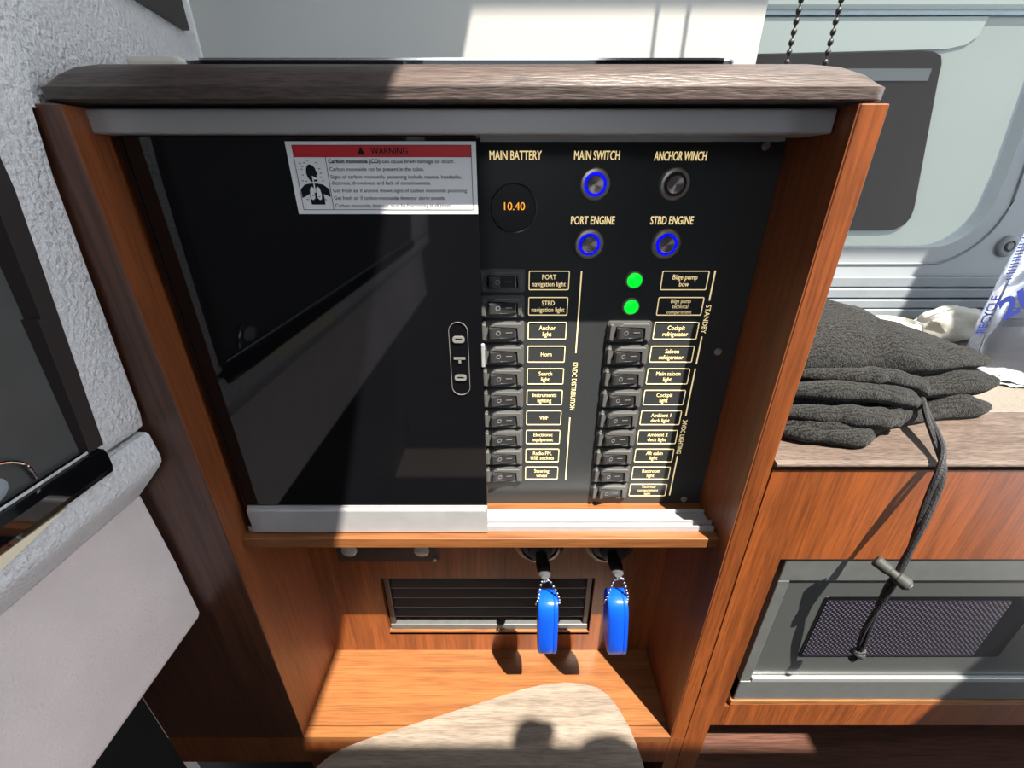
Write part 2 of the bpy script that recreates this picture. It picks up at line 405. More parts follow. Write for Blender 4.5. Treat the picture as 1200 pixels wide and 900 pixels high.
# jamb (dark brown) following the lean, and the top rail
def jamb_y(z): return -.0405 - .0135 * max(0, min(1, (-.009 - z) / .2165))
for (za, zb) in ((-.2195, -.1), (-.1, -.009), (-.009, .45)):
    ya, yb = jamb_y(za) - .0005, jamb_y(zb) - .0005
    xa, xb = wx(za) + .0015, wx(zb) + .0015
    m_.add([(xa, ya, za), (xa, ya - .014, za), (xa - .05, ya - .014, za), (xa - .05, ya, za), (xb, yb, zb), (xb, yb - .0165, zb), (xb - .05, yb - .0165, zb), (xb - .05, yb, zb)],
           [(0, 1, 2, 3), (4, 5, 6, 7), (0, 1, 5, 4), (1, 2, 6, 5), (2, 3, 7, 6), (3, 0, 4, 7)])
m_.build('window_frame', 'dark_frame', wn)
MB().add([(-.378, -.045, -.222), (-.378, -1.26, -.222), (-.366, -1.26, .45), (-.366, -.04, .45)], [(0, 1, 2, 3)]).build('pane', 'dark_glass', wn)
sp = MB()
sill = [(-.400, -.2205), (-.3745, -.2195), (-.3655, -.2215), (-.3640, -.2270), (-.3645, -.2400), (-.3665, -.2455), (-.400, -.2465)]
sp.prism(sill, 'y', -1.25, -.0585, bev=.001)
sp.build('window_sill', 'gloss_black', wn)
ct = MB()
ct.prism([(-.42, -.2475), (-.42, -.246), (-.30, -.246), (-.20, -.246), (-.14, -.2465), (-.105, -.2475), (-.14, -.2525), (-.2, -.262), (-.3, -.27), (-.42, -.272)], 'x', -.3745, -.3665)
ct.build('sill_trim', 'cream_trim', wn)
hd = MB(); hd.tube(smoothpath([(-.375, -.155, -.215), (-.373, -.150, -.196), (-.373, -.136, -.188), (-.373, -.122, -.190), (-.373, -.111, -.200), (-.375, -.108, -.2155)]), .0014, 8)
hd.build('window_latch', 'chrome', wn)
MB().sphere((-.3755, -.14, -.206), .012, 14, 8, (.2, 1.3, .9)).build('latch_pad', 'frame_grey', wn)
# dark window header high on the left wall, above the worktop
def wla(y): return -.358 - .0700 * (y + .004) / .356
hb = MB()
y0, y1 = -.05, .311
hv = []
for z in (.1665, 1.0):
    hv += [(wla(y0) + .010, y0, z), (wla(y1) + .010, y1 - (.002 if z > .5 else 0), z), (wla(y1) - .004, y1, z), (wla(y0) - .004, y0, z)]
hb.add(hv, [(0, 1, 2, 3), (4, 5, 6, 7), (0, 1, 5, 4), (1, 2, 6, 5), (2, 3, 7, 6), (3, 0, 4, 7)])
hbo = hb.build('window_3', 'dark_frame'); tag(hbo, 'dark window frame corner on the suede wall above the worktop', 'window', kind=S)

# back wall behind the blind and the galley window
YW = .49
wb = MB()
wb.box(-.50, -.44, YW, YW + .03, -1.32, 1.0).box(-.44, 1.9, YW, YW + .03, -1.32, -.127).box(-.44, 1.9, YW, YW + .03, .75, 1.0)
# right part with a rounded bottom corner of the opening
rc = .085; x1, z0_ = .905, -.127
arc = [(x1 - rc + rc * math.sin(math.radians(a)), z0_ + rc - rc * math.cos(math.radians(a))) for a in range(0, 91, 10)]
wb.prism([(1.9, -.127), (1.9, .75), (x1 - .070, .75), (x1, .0)] + arc[::-1][1:] , 'y', YW, YW + .03)
wbo = wb.build('wall_back', 'frame_grey', org=(.6, YW, -1.3)); tag(wbo, 'grey cabin wall around the galley window', 'wall', kind=S)
w1 = thing('window_1', 'large galley window with rounded corner and stepped grey sill', 'window', (.6, YW, -.264), kind=S)
MB().box(-.45, 1.0, YW + .022, YW + .026, -.14, .76).build('pane', 'pane', w1)
gk = [(-.44, YW - .0005, -.1575), (.79, YW - .0005, -.1575)]
gk += [(x1 - rc + (rc + .032) * math.sin(math.radians(a)), YW - .0005, z0_ + rc - (rc + .032) * math.cos(math.radians(a))) for a in range(10, 91, 10)] + [(.925, YW - .0005, .05), (.885, YW - .0005, .6)]
MB().tube(gk, .0022, 6).build('gasket', 'frame_band', w1)
MB().box(-.44, 1.6, YW - .010, YW, -.202, -.182, .002).build('sill_step', 'frame_band', w1)
MB().box(-.44, 1.6, YW - .016, YW, -.2225, -.2045, .002).build('sill_step', 'frame_band', w1)
MB().box(-.44, 1.6, YW - .024, YW, -.2415, -.2245, .002).build('sill_step', 'frame_band', w1)
MB().box(-.44, 1.6, YW - .027, YW, -.2625, -.2430, .002).build('sill_step', 'frame_band', w1)
MB().box(-.44, 1.6, YW - .030, YW, -.2765, -.264, .001).build('seal', 'black', w1)
sc_ = MB(); sc_.lathe([(.020, 0), (.020, -.004), (.017, -.006), (.011, -.006), (.011, -.003)], (.966, YW, -.124))
sc_.build('screw_cap', 'frame_band', w1); MB().lathe([(.008, 0), (.008, -.006), (.006, -.008)], (.966, YW, -.124)).build('screw_head', 'switch_black', w1)

# unseen lumps added at the hatch edge, casting a hand-shaped shadow on the table
hf = thing('trim_1', 'hatch rim with rounded latches in the ceiling', 'hatch', (.65, -.77, 1.0), kind=S)
la = MB(); la.sphere((.530, -.762, 1.006), .032, 16, 8, (1.0, 1.05, .2)).sphere((.553, -.750, 1.006), .017, 12, 8, (1, 1, .3))
la.build('shadow_lump', 'dark_frame', hf)
MB().sphere((.648, -.775, 1.006), .046, 16, 8, (1, .5, .2)).build('shadow_lump', 'dark_frame', hf)

# ================================================================== ELECTRICAL CABINET
cab = thing('cabinet', 'red-brown wooden cabinet holding the switch panel and an open niche below', 'cabinet', (-.04, .1, -1.32))
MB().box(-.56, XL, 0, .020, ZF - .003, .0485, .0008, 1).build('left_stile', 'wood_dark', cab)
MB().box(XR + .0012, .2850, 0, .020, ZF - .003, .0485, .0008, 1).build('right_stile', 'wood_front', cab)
MB().box(XL - .020, XL, .0206, .335, -1.30, .0485).build('left_side', 'wood_v', cab)
# left stile: shaded front put into darker wood, bounce-lit edge into lighter
MB().box(XL - .0002, XL + .0006, .0008, .0200, ZF, .0480).build('stile_edge', 'wood_v', cab)
MB().box(XR, XR + .0010, .0006, .0206, ZF - .003, .0485).box(XR, XR + .020, .0206, .335, -1.30, .0485).build('right_side', 'wood_v', cab)
fb = MB().box(XL, XR, .0165, .160, ZF - .018, ZF).build('niche_floor', 'wood_h', cab)
MB().box(XL, XR, 0, .0158, ZF - .018, ZF, .0008, 1).build('floor_nosing', 'wood_h', cab)
# niche back with the vent opening
VX0, VX1, VZ0, VZ1 = -.2263, .1475, -.7725, -.628
MB().box(XL, VX0, .143, .160, ZF, -.4256).box(VX1, XR, .143, .160, ZF, -.4256).box(VX0, VX1, .143, .160, ZF, VZ0).box(VX0, VX1, .143, .160, VZ1, -.4256).build('niche_back', 'wood_front', cab)
sh = MB(); sh.prism([(.0203, -.4256), (.0203, -.4118), (.0213, -.4108), (.143, -.4108), (.143, -.4256)], 'x', XL, XR)
sh.build('shelf', 'wood_h', cab)
MB().box(-.60, XR, .0004, .020, -.905, ZF - .0035).build('base_board', 'wood_v', cab)
MB().box(XR + .0008, .2850, .0004, .020, -1.32, ZF - .0035).build('base_post', 'wood_v', cab)
MB().box(-.60, XR, .045, .065, -1.32, -.905).build('toe_kick', 'black', cab)
MB().box(.178, .200, -.0015, .0004, -.895, -.862, .0006, 1).build('base_catch', 'rubber', cab)
MB().box(XL - .02, XR + .02, .325, .335, -1.3, .0485).build('back', 'wood_dark', cab)
# aluminium top rail and bottom track
tr = MB(); tr.box(XL, XR - .002, .0200, .064, .0303, .0478, .0010, 1)
tro = tr.build('top_rail', 'alu_dull', cab)
MB().box(-.026, .235, .040, .0425, .0265, .0303).box(-.026, .235, .047, .0495, .0265, .0303).build('rail_lip', 'alu', tro)
bt = MB()
bt.prism([(.0325, -.4105), (.0325, -.4025), (.0345, -.4025), (.0345, -.4075), (.0405, -.4075), (.0405, -.4005), (.0425, -.4005), (.0425, -.4085), (.0630, -.4085), (.0630, -.4030), (.0650, -.4030), (.0650, -.4105)], 'x', XL + .004, XR - .002)
bt.build('bottom_track', 'alu', cab)
# sliding door of black glass
door = MB().box(-.3320, -.0285, .0340, .0378, -.372, .0300, .0006, 1).build('sliding_door', 'gloss_black', cab)
pf = MB(); pf.prism([(.0290, -.4085), (.0290, -.3745), (.0298, -.3722), (.0325, -.3715), (.0325, -.3690), (.0340, -.3690), (.0395, -.3690), (.0395, -.4035), (.0365, -.4085)], 'x', -.3262, -.0292)
pf.build('bottom_profile', 'alu', door)
MB().box(-.0296, -.0286, .0292, .039, -.4080, -.3695).build('profile_end_cap', 'alu_dull', door)
fpx, fpz = -.0528, -.1733
out = [(fpx + x, fpz + z) for x, z in rrect(-.0098, .0098, -.041, .041, .0097, 8)]
inn = [(fpx + x, fpz + z) for x, z in rrect(-.0093, .0093, -.0405, .0405, .0092, 8)]
fr = MB(); ring(fr, out, inn, 'y', .0328, .0345); fr.build('finger_pull_rim', 'steel', door)
MB().prism(inn, 'y', .0338, .0342).build('finger_pull', 'gloss_black', door)
gl = MB()
for zc, kind_ in ((.0225, 0), (.0, 1), (-.0205, 2)):
    if kind_ == 1: gl.box(fpx - .006, fpx + .006, .0326, .0338, fpz + zc + .0005, fpz + zc + .0028).box(fpx - .0012, fpx + .0014, .0326, .0338, fpz + zc - .0035, fpz + zc + .001)
    else:
        o_ = [(fpx + x, fpz + zc + z) for x, z in rrect(-.0062, .0062, -.0036, .0036, .003, 4)]; i_ = [(fpx + x, fpz + zc + z) for x, z in rrect(-.0036, .0036, -.0012, .0012, .001, 4)]
        ring(gl, o_, i_, 'y', .0326, .0338)
gl.build('pull_marks', 'legend_grey', door)
MB().box(-.0300, -.0264, .0322, .0352, -.1815, -.1555, .0006, 1).build('edge_tab', 'alu', door)

# worktop: dark wood laminate with a bevelled, rounded rim
wt = MB()
rings = [(.0505, .0060, .0012, .0012, 0), (.0515, .0043, .0004, .0004, 0), (.0594, .0041, 0, 0, 0), (.0612, .0060, .0030, .0035, .0), (.0680, .011, .010, .013, 0), (.0745, .021, .016, .026, 0), (.0782, .032, .024, .042, 0), (.0795, .045, .034, .060, 0)]
v = []; f = []; npt = None
for z, fy, lx, rx, _ in rings:
    x0, x1_ = -.3562 + lx, .2848 - rx; y0_, y1_ = -.002 + max(fy, 0), .335
    r_ = .012
    pts = []
    for cx_, cy_, a0 in ((x1_ - r_, y0_ + r_, 270), (x1_ - .001, y1_ - .001, 0), (x0 + .001, y1_ - .001, 90), (x0 + r_, y0_ + r_, 180)):
        for k in range(6):
            a = math.radians(a0 + 90 * k / 5); rad = r_ if a0 in (270, 180) else .001
            pts.append((cx_ + rad * math.cos(a), cy_ + rad * math.sin(a), z))
    npt = len(pts); v += pts
for i in range(len(rings) - 1):
    for k in range(npt):
        k2 = (k + 1) % npt; f.append((i * npt + k, i * npt + k2, (i + 1) * npt + k2, (i + 1) * npt + k))
f.append(tuple(range(npt))[::-1]); f.append(tuple((len(rings) - 1) * npt + k for k in range(npt)))
wt.add(v, f, True)
o = wt.build('worktop', 'worktop', angle=22); tag(o, 'dark brown wood-grain worktop above the black door and switches', 'worktop')

# things lying on the worktop, seen edge-on
cv = thing('hob_cover', 'black glass cover with polished rim lying on the cabinet worktop', 'cover', (-.05, .15, .0795))
rim = rrect(-.2975, .205, .0885, .262, .021, 5)
MB().prism(rim, 'z', .0797, .0922).build('body', 'gloss_black', cv)
ri = rrect(-.190, .2055, .0885, .262, .021, 5)
ring_m = MB(); ring(ring_m, rrect(-.2985, .206, .0875, .263, .022, 5), rrect(-.2945, .202, .0915, .259, .019, 5), 'z', .0922, .0938); ring_m.build('polished_rim', 'chrome', cv)
MB().prism(rrect(-.2945, .202, .0915, .259, .019, 5), 'z', .0922, .0930).build('glass_top', 'gloss_black', cv)
nb = MB(); nb.box(-.352, -.302, .10, .18, .0797, .0985, .004); tag(nb.build('note_block', 'cream'), 'pale cream block lying at the wall end of the worktop', 'block')

# ================================================================== SWITCH PANEL
YP = .085
pan = thing('switch_panel', 'black boat switch panel with rocker switches and gold lettering', 'panel', (-.04, YP, -.4105))
face = MB().box(XL + .001, XR - .0005, YP, YP + .004, -.4100, .0460).build('face_plate', 'panel_black', pan)
def screw(x, z):
    s_ = MB(); s_.lathe([(.0042, 0), (.0042, -.0008), (.0034, -.0022), (.0018, -.0024), (.0016, -.0012)], (x, YP, z), seg=16); return s_.build('screw', 'steel', pan)
for p in ((.2425, .0255), (.2412, -.1844), (.2400, -.4030)): screw(*p)
def caption(s_, x0, x1_, zc, cap, name='lettering', par=None, **k):
    mb = MB(); text(mb, s_, (x0 + x1_) / 2, zc, cap, YP - .0004, width=x1_ - x0, **k); return mb.build(name, 'gold_print', par or pan)
for s_, a, b_, zc in (('MAIN BATTERY', -.0200, .0298, .0172), ('MAIN SWITCH', .0612, .1046, .0172), ('ANCHOR WINCH', .1380, .1880, .0166), ('PORT ENGINE', .0617, .1060, -.0412), ('STBD ENGINE', .1425, .1860, -.0412)):
    caption(s_, a, b_, zc, .0076)
# push buttons
def push_button(x, z, lit):
    s_ = MB(); s_.lathe([(.0152, 0), (.0152, -.0016), (.0138, -.0034), (.0112, -.0038), (.0106, -.0030), (.0106, -.001)], (x, YP, z), seg=40)
    b_ = s_.build('push_button', 'steel', pan)
    r_ = MB(); pr = [(.0084, -.001), (.0084, -.0037), (.0105, -.0037), (.0105, -.001)]
    r_.lathe(pr, (x, YP, z), seg=40, smooth=False); r_.build('light_ring', 'blue_led' if lit else 'rocker_black', b_)
    c_ = MB(); c_.lathe([(.0082, 0), (.0082, -.0046), (.0076, -.0052), (.0001, -.0046)], (x, YP, z), seg=40); c_.build('button_cap', 'spun', b_)
    return b_
m, n, l, b = newmat('spun')     # radially spun metal: anisotropic look from a fine angular grain
b.inputs['Base Color'].default_value = (.50, .43, .41, 1); b.inputs['Metallic'].default_value = 1; b.inputs['Roughness'].default_value = .36
b.inputs['Anisotropic'].default_value = .85
tg = n.new('ShaderNodeTangent'); tg.direction_type = 'RADIAL'; tg.axis = 'Y'; l.new(tg.outputs[0], b.inputs['Tangent'])
for x, z, lit in ((.0831, -.0079, 1), (.1612, -.0079, 0), (.0817, -.0644, 1), (.1617, -.0644, 1)): push_button(x, z, lit)
# voltmeter
vm = MB(); vx, vz = .0036, -.0300
vm.lathe([(.0235, 0), (.0235, -.0012), (.0222, -.0022), (.0215, -.0014)], (vx, YP, vz), seg=48); vmo = vm.build('voltmeter', 'rocker_black', pan)
MB().lathe([(.0214, 0), (.0214, -.0012), (.0001, -.0013)], (vx, YP, vz), seg=48).build('meter_glass', 'meter_glass', vmo)
t_ = MB(); text(t_, '10.40', vx + .0005, vz + .0022, .0072, YP - .0016, width=.0205, bold=-.01); t_.build('digits', 'amber_led', vmo)
t_ = MB(); text(t_, 'V', vx + .0138, vz + .0018, .0046, YP - .0016, bold=0); t_.build('unit_letter', 'dim_print', vmo)
# indicator lamps
for z in (-.1015, -.1306):
    s_ = MB(); s_.lathe([(.0098, 0), (.0098, -.0014), (.0088, -.0028), (.0080, -.0028), (.0080, -.001)], (.1334, YP, z), seg=28); b_ = s_.build('indicator_lamp', 'steel', pan)
    MB().lathe([(.0079, 0), (.0079, -.0034), (.006, -.0046), (.003, -.0052), (.0001, -.0053)], (.1334, YP, z), seg=28).build('green_lens', 'green_led', b_)
# rocker switches
def make_switch(x0, zc):
    W_, H_ = .0492, .0246; x1_ = x0 + W_
    s_ = MB()
    o_ = rrect(x0, x1_, zc - H_ / 2, zc + H_ / 2, .003, 4); i_ = rrect(x0 + .0085, x1_ - .0075, zc - .0068, zc + .0068, .0015, 4)
    o2 = rrect(x0 + .0012, x1_ - .0012, zc - H_ / 2 + .0012, zc + H_ / 2 - .0012, .0025, 4)
    ring(s_, o_, i_, 'y', YP - .0030, YP); ring(s_, o2, i_, 'y', YP - .0046, YP - .0030)
    b_ = s_.build('rocker_switch', 'switch_black', pan)
    # raised guard at the left end and raised collar around the rocker
    g = MB(); g.box(x0 + .0018, x0 + .0062, YP - .0078, YP - .0046, zc - .0095, zc + .0098, .0012)
    g.build('guard_bar', 'switch_black', b_)
    c_ = MB(); ci = rrect(x0 + .0098, x1_ - .0088, zc - .0068, zc + .0062, .0015, 4)
    co = [(x0 + .0085, zc - .0085), (x1_ - .0045, zc - .0085)]
    c_.prism([(x0 + .0120, zc + .0066), (x1_ - .0072, zc + .0066), (x1_ - .0072, zc - .0086), (x1_ - .0030, zc - .0086), (x1_ - .0030, zc + .0092), (x1_ - .0045, zc + .0104), (x0 + .0165, zc + .0104)], 'y', YP - .0070, YP - .0046, bev=.0008)
    c_.build('collar', 'switch_black', b_)
    r_ = MB(); xa, xb = x0 + .0094, x1_ - .0086
    r_.prism([(xa, YP - .0010), (xa, YP - .0090), (xa + .0016, YP - .0118), (xa + .0048, YP - .0112), (xa + .0135, YP - .0072), (xb - .002, YP - .0062), (xb, YP - .0050), (xb, YP - .0010)], 'z', zc - .0064, zc + .0060, bev=.0007)
    r_.build('rocker', 'rocker_black', b_)
    lg = MB(); ya = YP - .0073
    o_ = [(xa + .0105 + .0026 * math.cos(k * math.pi / 8), zc + .0026 * math.sin(k * math.pi / 8)) for k in range(16)]
    i_ = [(xa + .0105 + .0019 * math.cos(k * math.pi / 8), zc + .0019 * math.sin(k * math.pi / 8)) for k in range(16)]
    k0 = len(lg.v); ring(lg, o_, i_, 'y', 0, .0003); lg.box(xa + .0190, xa + .0262, 0, .0003, zc - .0004, zc + .0004)
    def surf(x):
        q = x - xa
        if q < .0135: return -.0112 + (.0112 - .0072) * max(0, (q - .0048)) / .0087
        return -.0072 + .0010 * (q - .0135) / (xb - .002 - xa - .0135)
    lg.v = [(p[0], YP + surf(p[0]) - .0005 + p[1], p[2]) for p in lg.v]
    lg.build('legend', 'legend_grey', b_)
    return b_
ZR = [-.1021 - .0285 * k for k in range(11)]
LABL = [['PORT', 'navigation light'], ['STBD', 'navigation light'], ['Anchor', 'light'], ['Horn'], ['Search', 'light'], ['Instruments', 'lighting'], ['VHF'], ['Electronic', 'equipment'], ['Radio FM,', 'USB sockets'], ['Steering', 'wheel']]
LABR = [['Bilge pump', 'bow'], ['Bilge pump', 'technical', 'compartment'], ['Cockpit', 'refrigerator'], ['Saloon', 'refrigerator'], ['Main saloon', 'light'], ['Cockpit', 'light'], ['Ambient 1', 'deck light'], ['Ambient 2', 'deck light'], ['Aft cabin', 'light'], ['Restroom', 'light'], ['Technical', 'compartment', 'light']]
sw0 = make_switch(-.0334, ZR[0])
for k in range(1, 10): dup(sw0, pan, (0, 0, ZR[k] - ZR[0]))
for k in range(2, 11): dup(sw0, pan, (.1099 + .0334, 0, ZR[k] - ZR[0]))
def label(x0, x1_, zc, lines):
    mb = MB(); ring(mb, rrect(x0, x1_, zc - .0104, zc + .0104, .0016, 3), rrect(x0 + .0009, x1_ - .0009, zc - .0095, zc + .0095, .0009, 3), 'y', YP - .0006, YP + .0002)
    fr_ = mb.build('label_frame', 'gold_print', pan)
    t_ = MB(); nl = len(lines); cap = .0052 if nl < 3 else .0043; pitch = .0074 if nl < 3 else .0060
    for i, s_ in enumerate(lines):
        text(t_, s_, (x0 + x1_) / 2, zc + (nl - 1) / 2 * pitch - i * pitch, cap, YP - .0004, squeeze=.80)
    t_.build('lettering', 'gold_print', fr_)
for k, s_ in enumerate(LABL): label(.0199, .0637, ZR[k], s_)
for k, s_ in enumerate(LABR): label(.1628, .2132, ZR[k], s_)
# group lines and vertical captions
def vline(x, za, zb):
    MB().box(x - .0007, x + .0007, YP - .0006, YP + .0002, zb, za).build('group_line', 'gold_print', pan)
vline(.0762, -.0920, -.1860); vline(.0745, -.2730, -.3700)
vline(.2190, -.0915, -.1240); vline(.2190, -.1660, -.2000); vline(.2190, -.2060, -.2700); vline(.2190, -.3310, -.3960)
for s_, x, za, zb in (('12VDC DISTRIBUTION', .0765, -.1980, -.2620), ('STANDBY', .2195, -.1290, -.1620), ('24VDC LIGHTING', .2195, -.2760, -.3270)):
    mb = MB(); text(mb, s_, x, (za + zb) / 2, .0056, YP - .0004, width=za - zb, rot=1); mb.build('lettering', 'gold_print', pan)

# ================================================================== WARNING STICKER (on the sliding door)
YS = .0338
st = thing('warning_sticker', 'white carbon monoxide warning sticker with red header on the black door', 'sticker', (-.11, YS, -.0314))
sx0, sx1, sz0, sz1 = -.1902, -.0290, -.0314, .0258
MB().box(sx0, sx1, YS - .0003, YS, sz0, sz1).build('backing', 'sticker_white', st)
ix0, ix1, iz0, iz1 = sx0 + .0052, sx1 - .0040, sz0 + .0036, sz1 - .0026
bo = MB(); lw_ = .00035
for a in ((ix0, ix1, iz0, iz0 + lw_), (ix0, ix1, iz1 - lw_, iz1), (ix0, ix0 + lw_, iz0, iz1), (ix1 - lw_, ix1, iz0, iz1), (ix0 + .0268, ix0 + .0268 + lw_, iz0, iz1 - .0090), (ix0, ix1, iz1 - .0092, iz1 - .0090)):
    bo.box(a[0], a[1], YS - .0006, YS - .0003, a[2], a[3])
bo.build('border_lines', 'sticker_ink', st)
hd_ = MB().box(ix0, ix1, YS - .00055, YS - .0003, iz1 - .0090, iz1).build('red_header', 'sticker_red', st)
t_ = MB(); zc = iz1 - .0046; text(t_, 'WARNING', -.1064 + .0035, zc, .0050, YS - .0008, width=.0315, bold=0)
tx = -.1268
t_.add([(tx - .0034, YS - .0008, zc - .0028), (tx + .0034, YS - .0008, zc - .0028), (tx, YS - .0008, zc + .0034)], [(0, 1, 2)])
t_.build('header_lettering', 'sticker_ink', hd_)
bx0 = ix0 + .0290
RW = ix1 - bx0
def body(lines):
    for s_, zf_, wd, bd in lines:
        mb = MB(); text(mb, s_, 0, iz1 - zf_, .0029, YS - .0007, width=wd, left=bx0, bold=bd); mb.build('lettering', 'sticker_ink', st)
k_ = RW / .1230
body([('Carbon monoxide (CO)', .0123, .0445 * k_, .02), ('Carbon monoxide can be present in the cabin.', .0183, .0815 * k_, 0),
      ('Signs of carbon monoxide poisoning include nausea, headache,', .0243, .1135 * k_, 0), ('dizziness, drowsiness and lack of consciousness.', .0291, .0865 * k_, 0),
      ('Get fresh air if anyone shows signs of carbon monoxide poisoning.', .0352, .1185 * k_, 0), ('Get fresh air if carbon monoxide detector alarm sounds.', .0412, .0985 * k_, 0),
      ('Carbon monoxide detector must be functioning at all times.', .0474, .1035 * k_, 0)])
mb = MB(); text(mb, 'can cause brain damage or death.', 0, iz1 - .0123, .0029, YS - .0007, width=.0620 * k_, left=bx0 + .0462 * k_, bold=0); mb.build('lettering', 'sticker_ink', st)
# pictogram: head in profile, shoulders, white lungs and dots
pc = MB(); px0, pz0 = ix0 + .0134, iz0
def poly(mb, pts, y): mb.add([(px0 + x * .001, y, pz0 + z * .001) for x, z in pts], [tuple(range(len(pts)))])
head = [(-4.6, 33), (-5.2, 29.5), (-4.6, 26.5), (-3.0, 24.0), (-1.8, 22.6), (.4, 22.2), (1.0, 23.2), (3.2, 22.6), (3.8, 24.2), (3.2, 25.4), (3.6, 26.6), (3.4, 28), (4.8, 28.6), (3.6, 31.2), (3.0, 33.6), (1.4, 35.6), (-1.2, 36.4), (-3.4, 35.4)]
poly(pc, head, YS - .0006)
poly(pc, [(-12.5, 17), (-8, 20.6), (-3, 21.4), (3, 21.4), (8, 20.4), (12.6, 17), (12.8, 10.5), (7, 13), (7, 4.4), (-5.2, 4.4), (-5.4, 13), (-12.4, 9.6)], YS - .0006)
pc.build('pictogram', 'sticker_ink', st)
pw = MB()
poly(pw, [(-.6, 27.4), (3.6, 25.6), (3.4, 24.6), (.4, 24.4), (.6, 14), (-.6, 14)], YS - .0008)
poly(pw, [(-.7, 17.4), (-2.4, 19.0), (-4.2, 17.4), (-5.0, 12.4), (-4.4, 8.8), (-2.8, 8.0), (-1.0, 9.6)], YS - .0008)
poly(pw, [(.9, 17.4), (2.6, 19.0), (4.4, 17.4), (5.2, 12.4), (4.6, 8.8), (3.0, 8.0), (1.2, 9.6)], YS - .0008)
pw.build('pictogram_airway', 'sticker_white', st)
pd = MB()
for x, z in ((-9, 37), (-5, 37.5), (-2, 39.4), (5, 37.6), (-8.5, 32.5), (-7.4, 34.5), (7, 33), (7.6, 29.4), (-8.2, 28), (7, 26.4), (-9.2, 23.6), (-6, 23.2), (8.6, 23.6), (-8, 8.6), (8, 8.4), (-2.4, 11.8), (2.8, 10.8)):
    poly(pd, [(x - .9, z - .5), (x + .9, z - .5), (x + .9, z + .5), (x - .9, z + .5)], YS - .0009)
pd.build('pictogram_dots', 'sticker_dot', st)

# ================================================================== NICHE: vent grille, lamp strip, key switches, floats
vg = thing('vent_grille', 'black louvred air vent set into the back of the wooden niche', 'vent', ((VX0 + VX1) / 2, .15, VZ0))
MB().box(VX0, VX1, .200, .204, VZ0, VZ1).box(VX0, VX1, .143, .2, VZ0 - .006, VZ0 - .0005).build('dark_box', 'black', vg)
fr_ = MB()
fr_.box(VX0 + .002, VX0 + .012, .150, .165, VZ0, VZ1, .0015).box(VX1 - .012, VX1 - .002, .150, .165, VZ0, VZ1, .0015)
fr_.box(VX0, VX1, .162, .200, VZ1 - .003, VZ1 + .002)
fr_.build('vent_frame', 'dark_frame', vg)
le = MB(); le.box(VX0, VX1, .1436, .1590, VZ0 - .0005, VZ0 + .0015); le.build('wood_edge', 'wood_edge', vg)
gr = MB(); gr.box(VX0 + .002, VX1 - .002, .1480, .1680, VZ0 + .0015, VZ0 + .0150, .0015); gr.build('bottom_bar', 'mw_frame', vg)
plain('vent_slat', (.10, .080, .070), .45)
for k in range(5):
        z = VZ0 + .030 + k * .0255
        s_ = MB(); s_.prism([(.1530, z), (.1530, z + .0016), (.1545, z + .0022), (.1850, z + .0150), (.1850, z + .0130)], 'x', VX0 + .010, VX1 - .010)
        s_.build('louvre', 'vent_slat', vg)
lm = thing('socket_plate', 'dark strip with two round white lenses under the shelf', 'lamp', (-.204, .14, -.584))
MB().box(-.2880, -.1195, .1385, .1430, -.5840, -.5300, .0008, 1).build('plate', 'dark_frame', lm)
for x in (-.2655, -.1462):
    s_ = MB(); s_.lathe([(.0125, 0), (.0125, -.003), (.0095, -.0055), (.0001, -.0058)], (x, .1386, -.5560), seg=28); s_.build('lens', 'white_lens', lm)
MB().lathe([(.0038, 0), (.0036, -.0014), (.0014, -.0018)], (-.1262, .1386, -.5785), seg=14).build('screw', 'steel', lm)
MB().box(-.224, -.188, .1378, .1385, -.5570, -.5470).build('lettering_plate', 'rubber', lm)

def key_switch(xc, tip, word):
    k_ = thing('key_switch', f'black round battery switch with {word}', 'switch', (xc, .143, -.55), 'battery key switches under the shelf')
    zc = -.5450
    s_ = MB(); s_.lathe([(.040, 0), (.040, -.006), (.036, -.010), (.030, -.0115), (.029, -.009), (.020, -.010), (.018, -.022), (.0001, -.024)], (xc, .1430, zc), seg=36); s_.build('switch_body', 'rocker_black', k_)
    a = Vector((xc + .001, .122, zc)); t = Vector(tip)
    p = [a + (t - a) * q for q in (0, .25, .55, .8)]
    s_ = MB(); s_.tube(p, [.0085, .0095, .0105, .0095], 10, .5); s_.build('key_strap', 'rubber', k_)
    p = [a + (t - a) * q for q in (.76, .82, .96, 1.03)]
    s_ = MB(); s_.tube(p, [.0085, .0092, .0080, .0050], 10, .6); s_.build('key_tip', 'key_grey', k_)
    return k_
tips = [Vector((.0490, .046, -.5095)), Vector((.1512, .046, -.5050))]
key_switch(.0480, tips[0], 'key sticking out above the left blue float'); key_switch(.1630, tips[1], 'key sticking out above the right blue float')
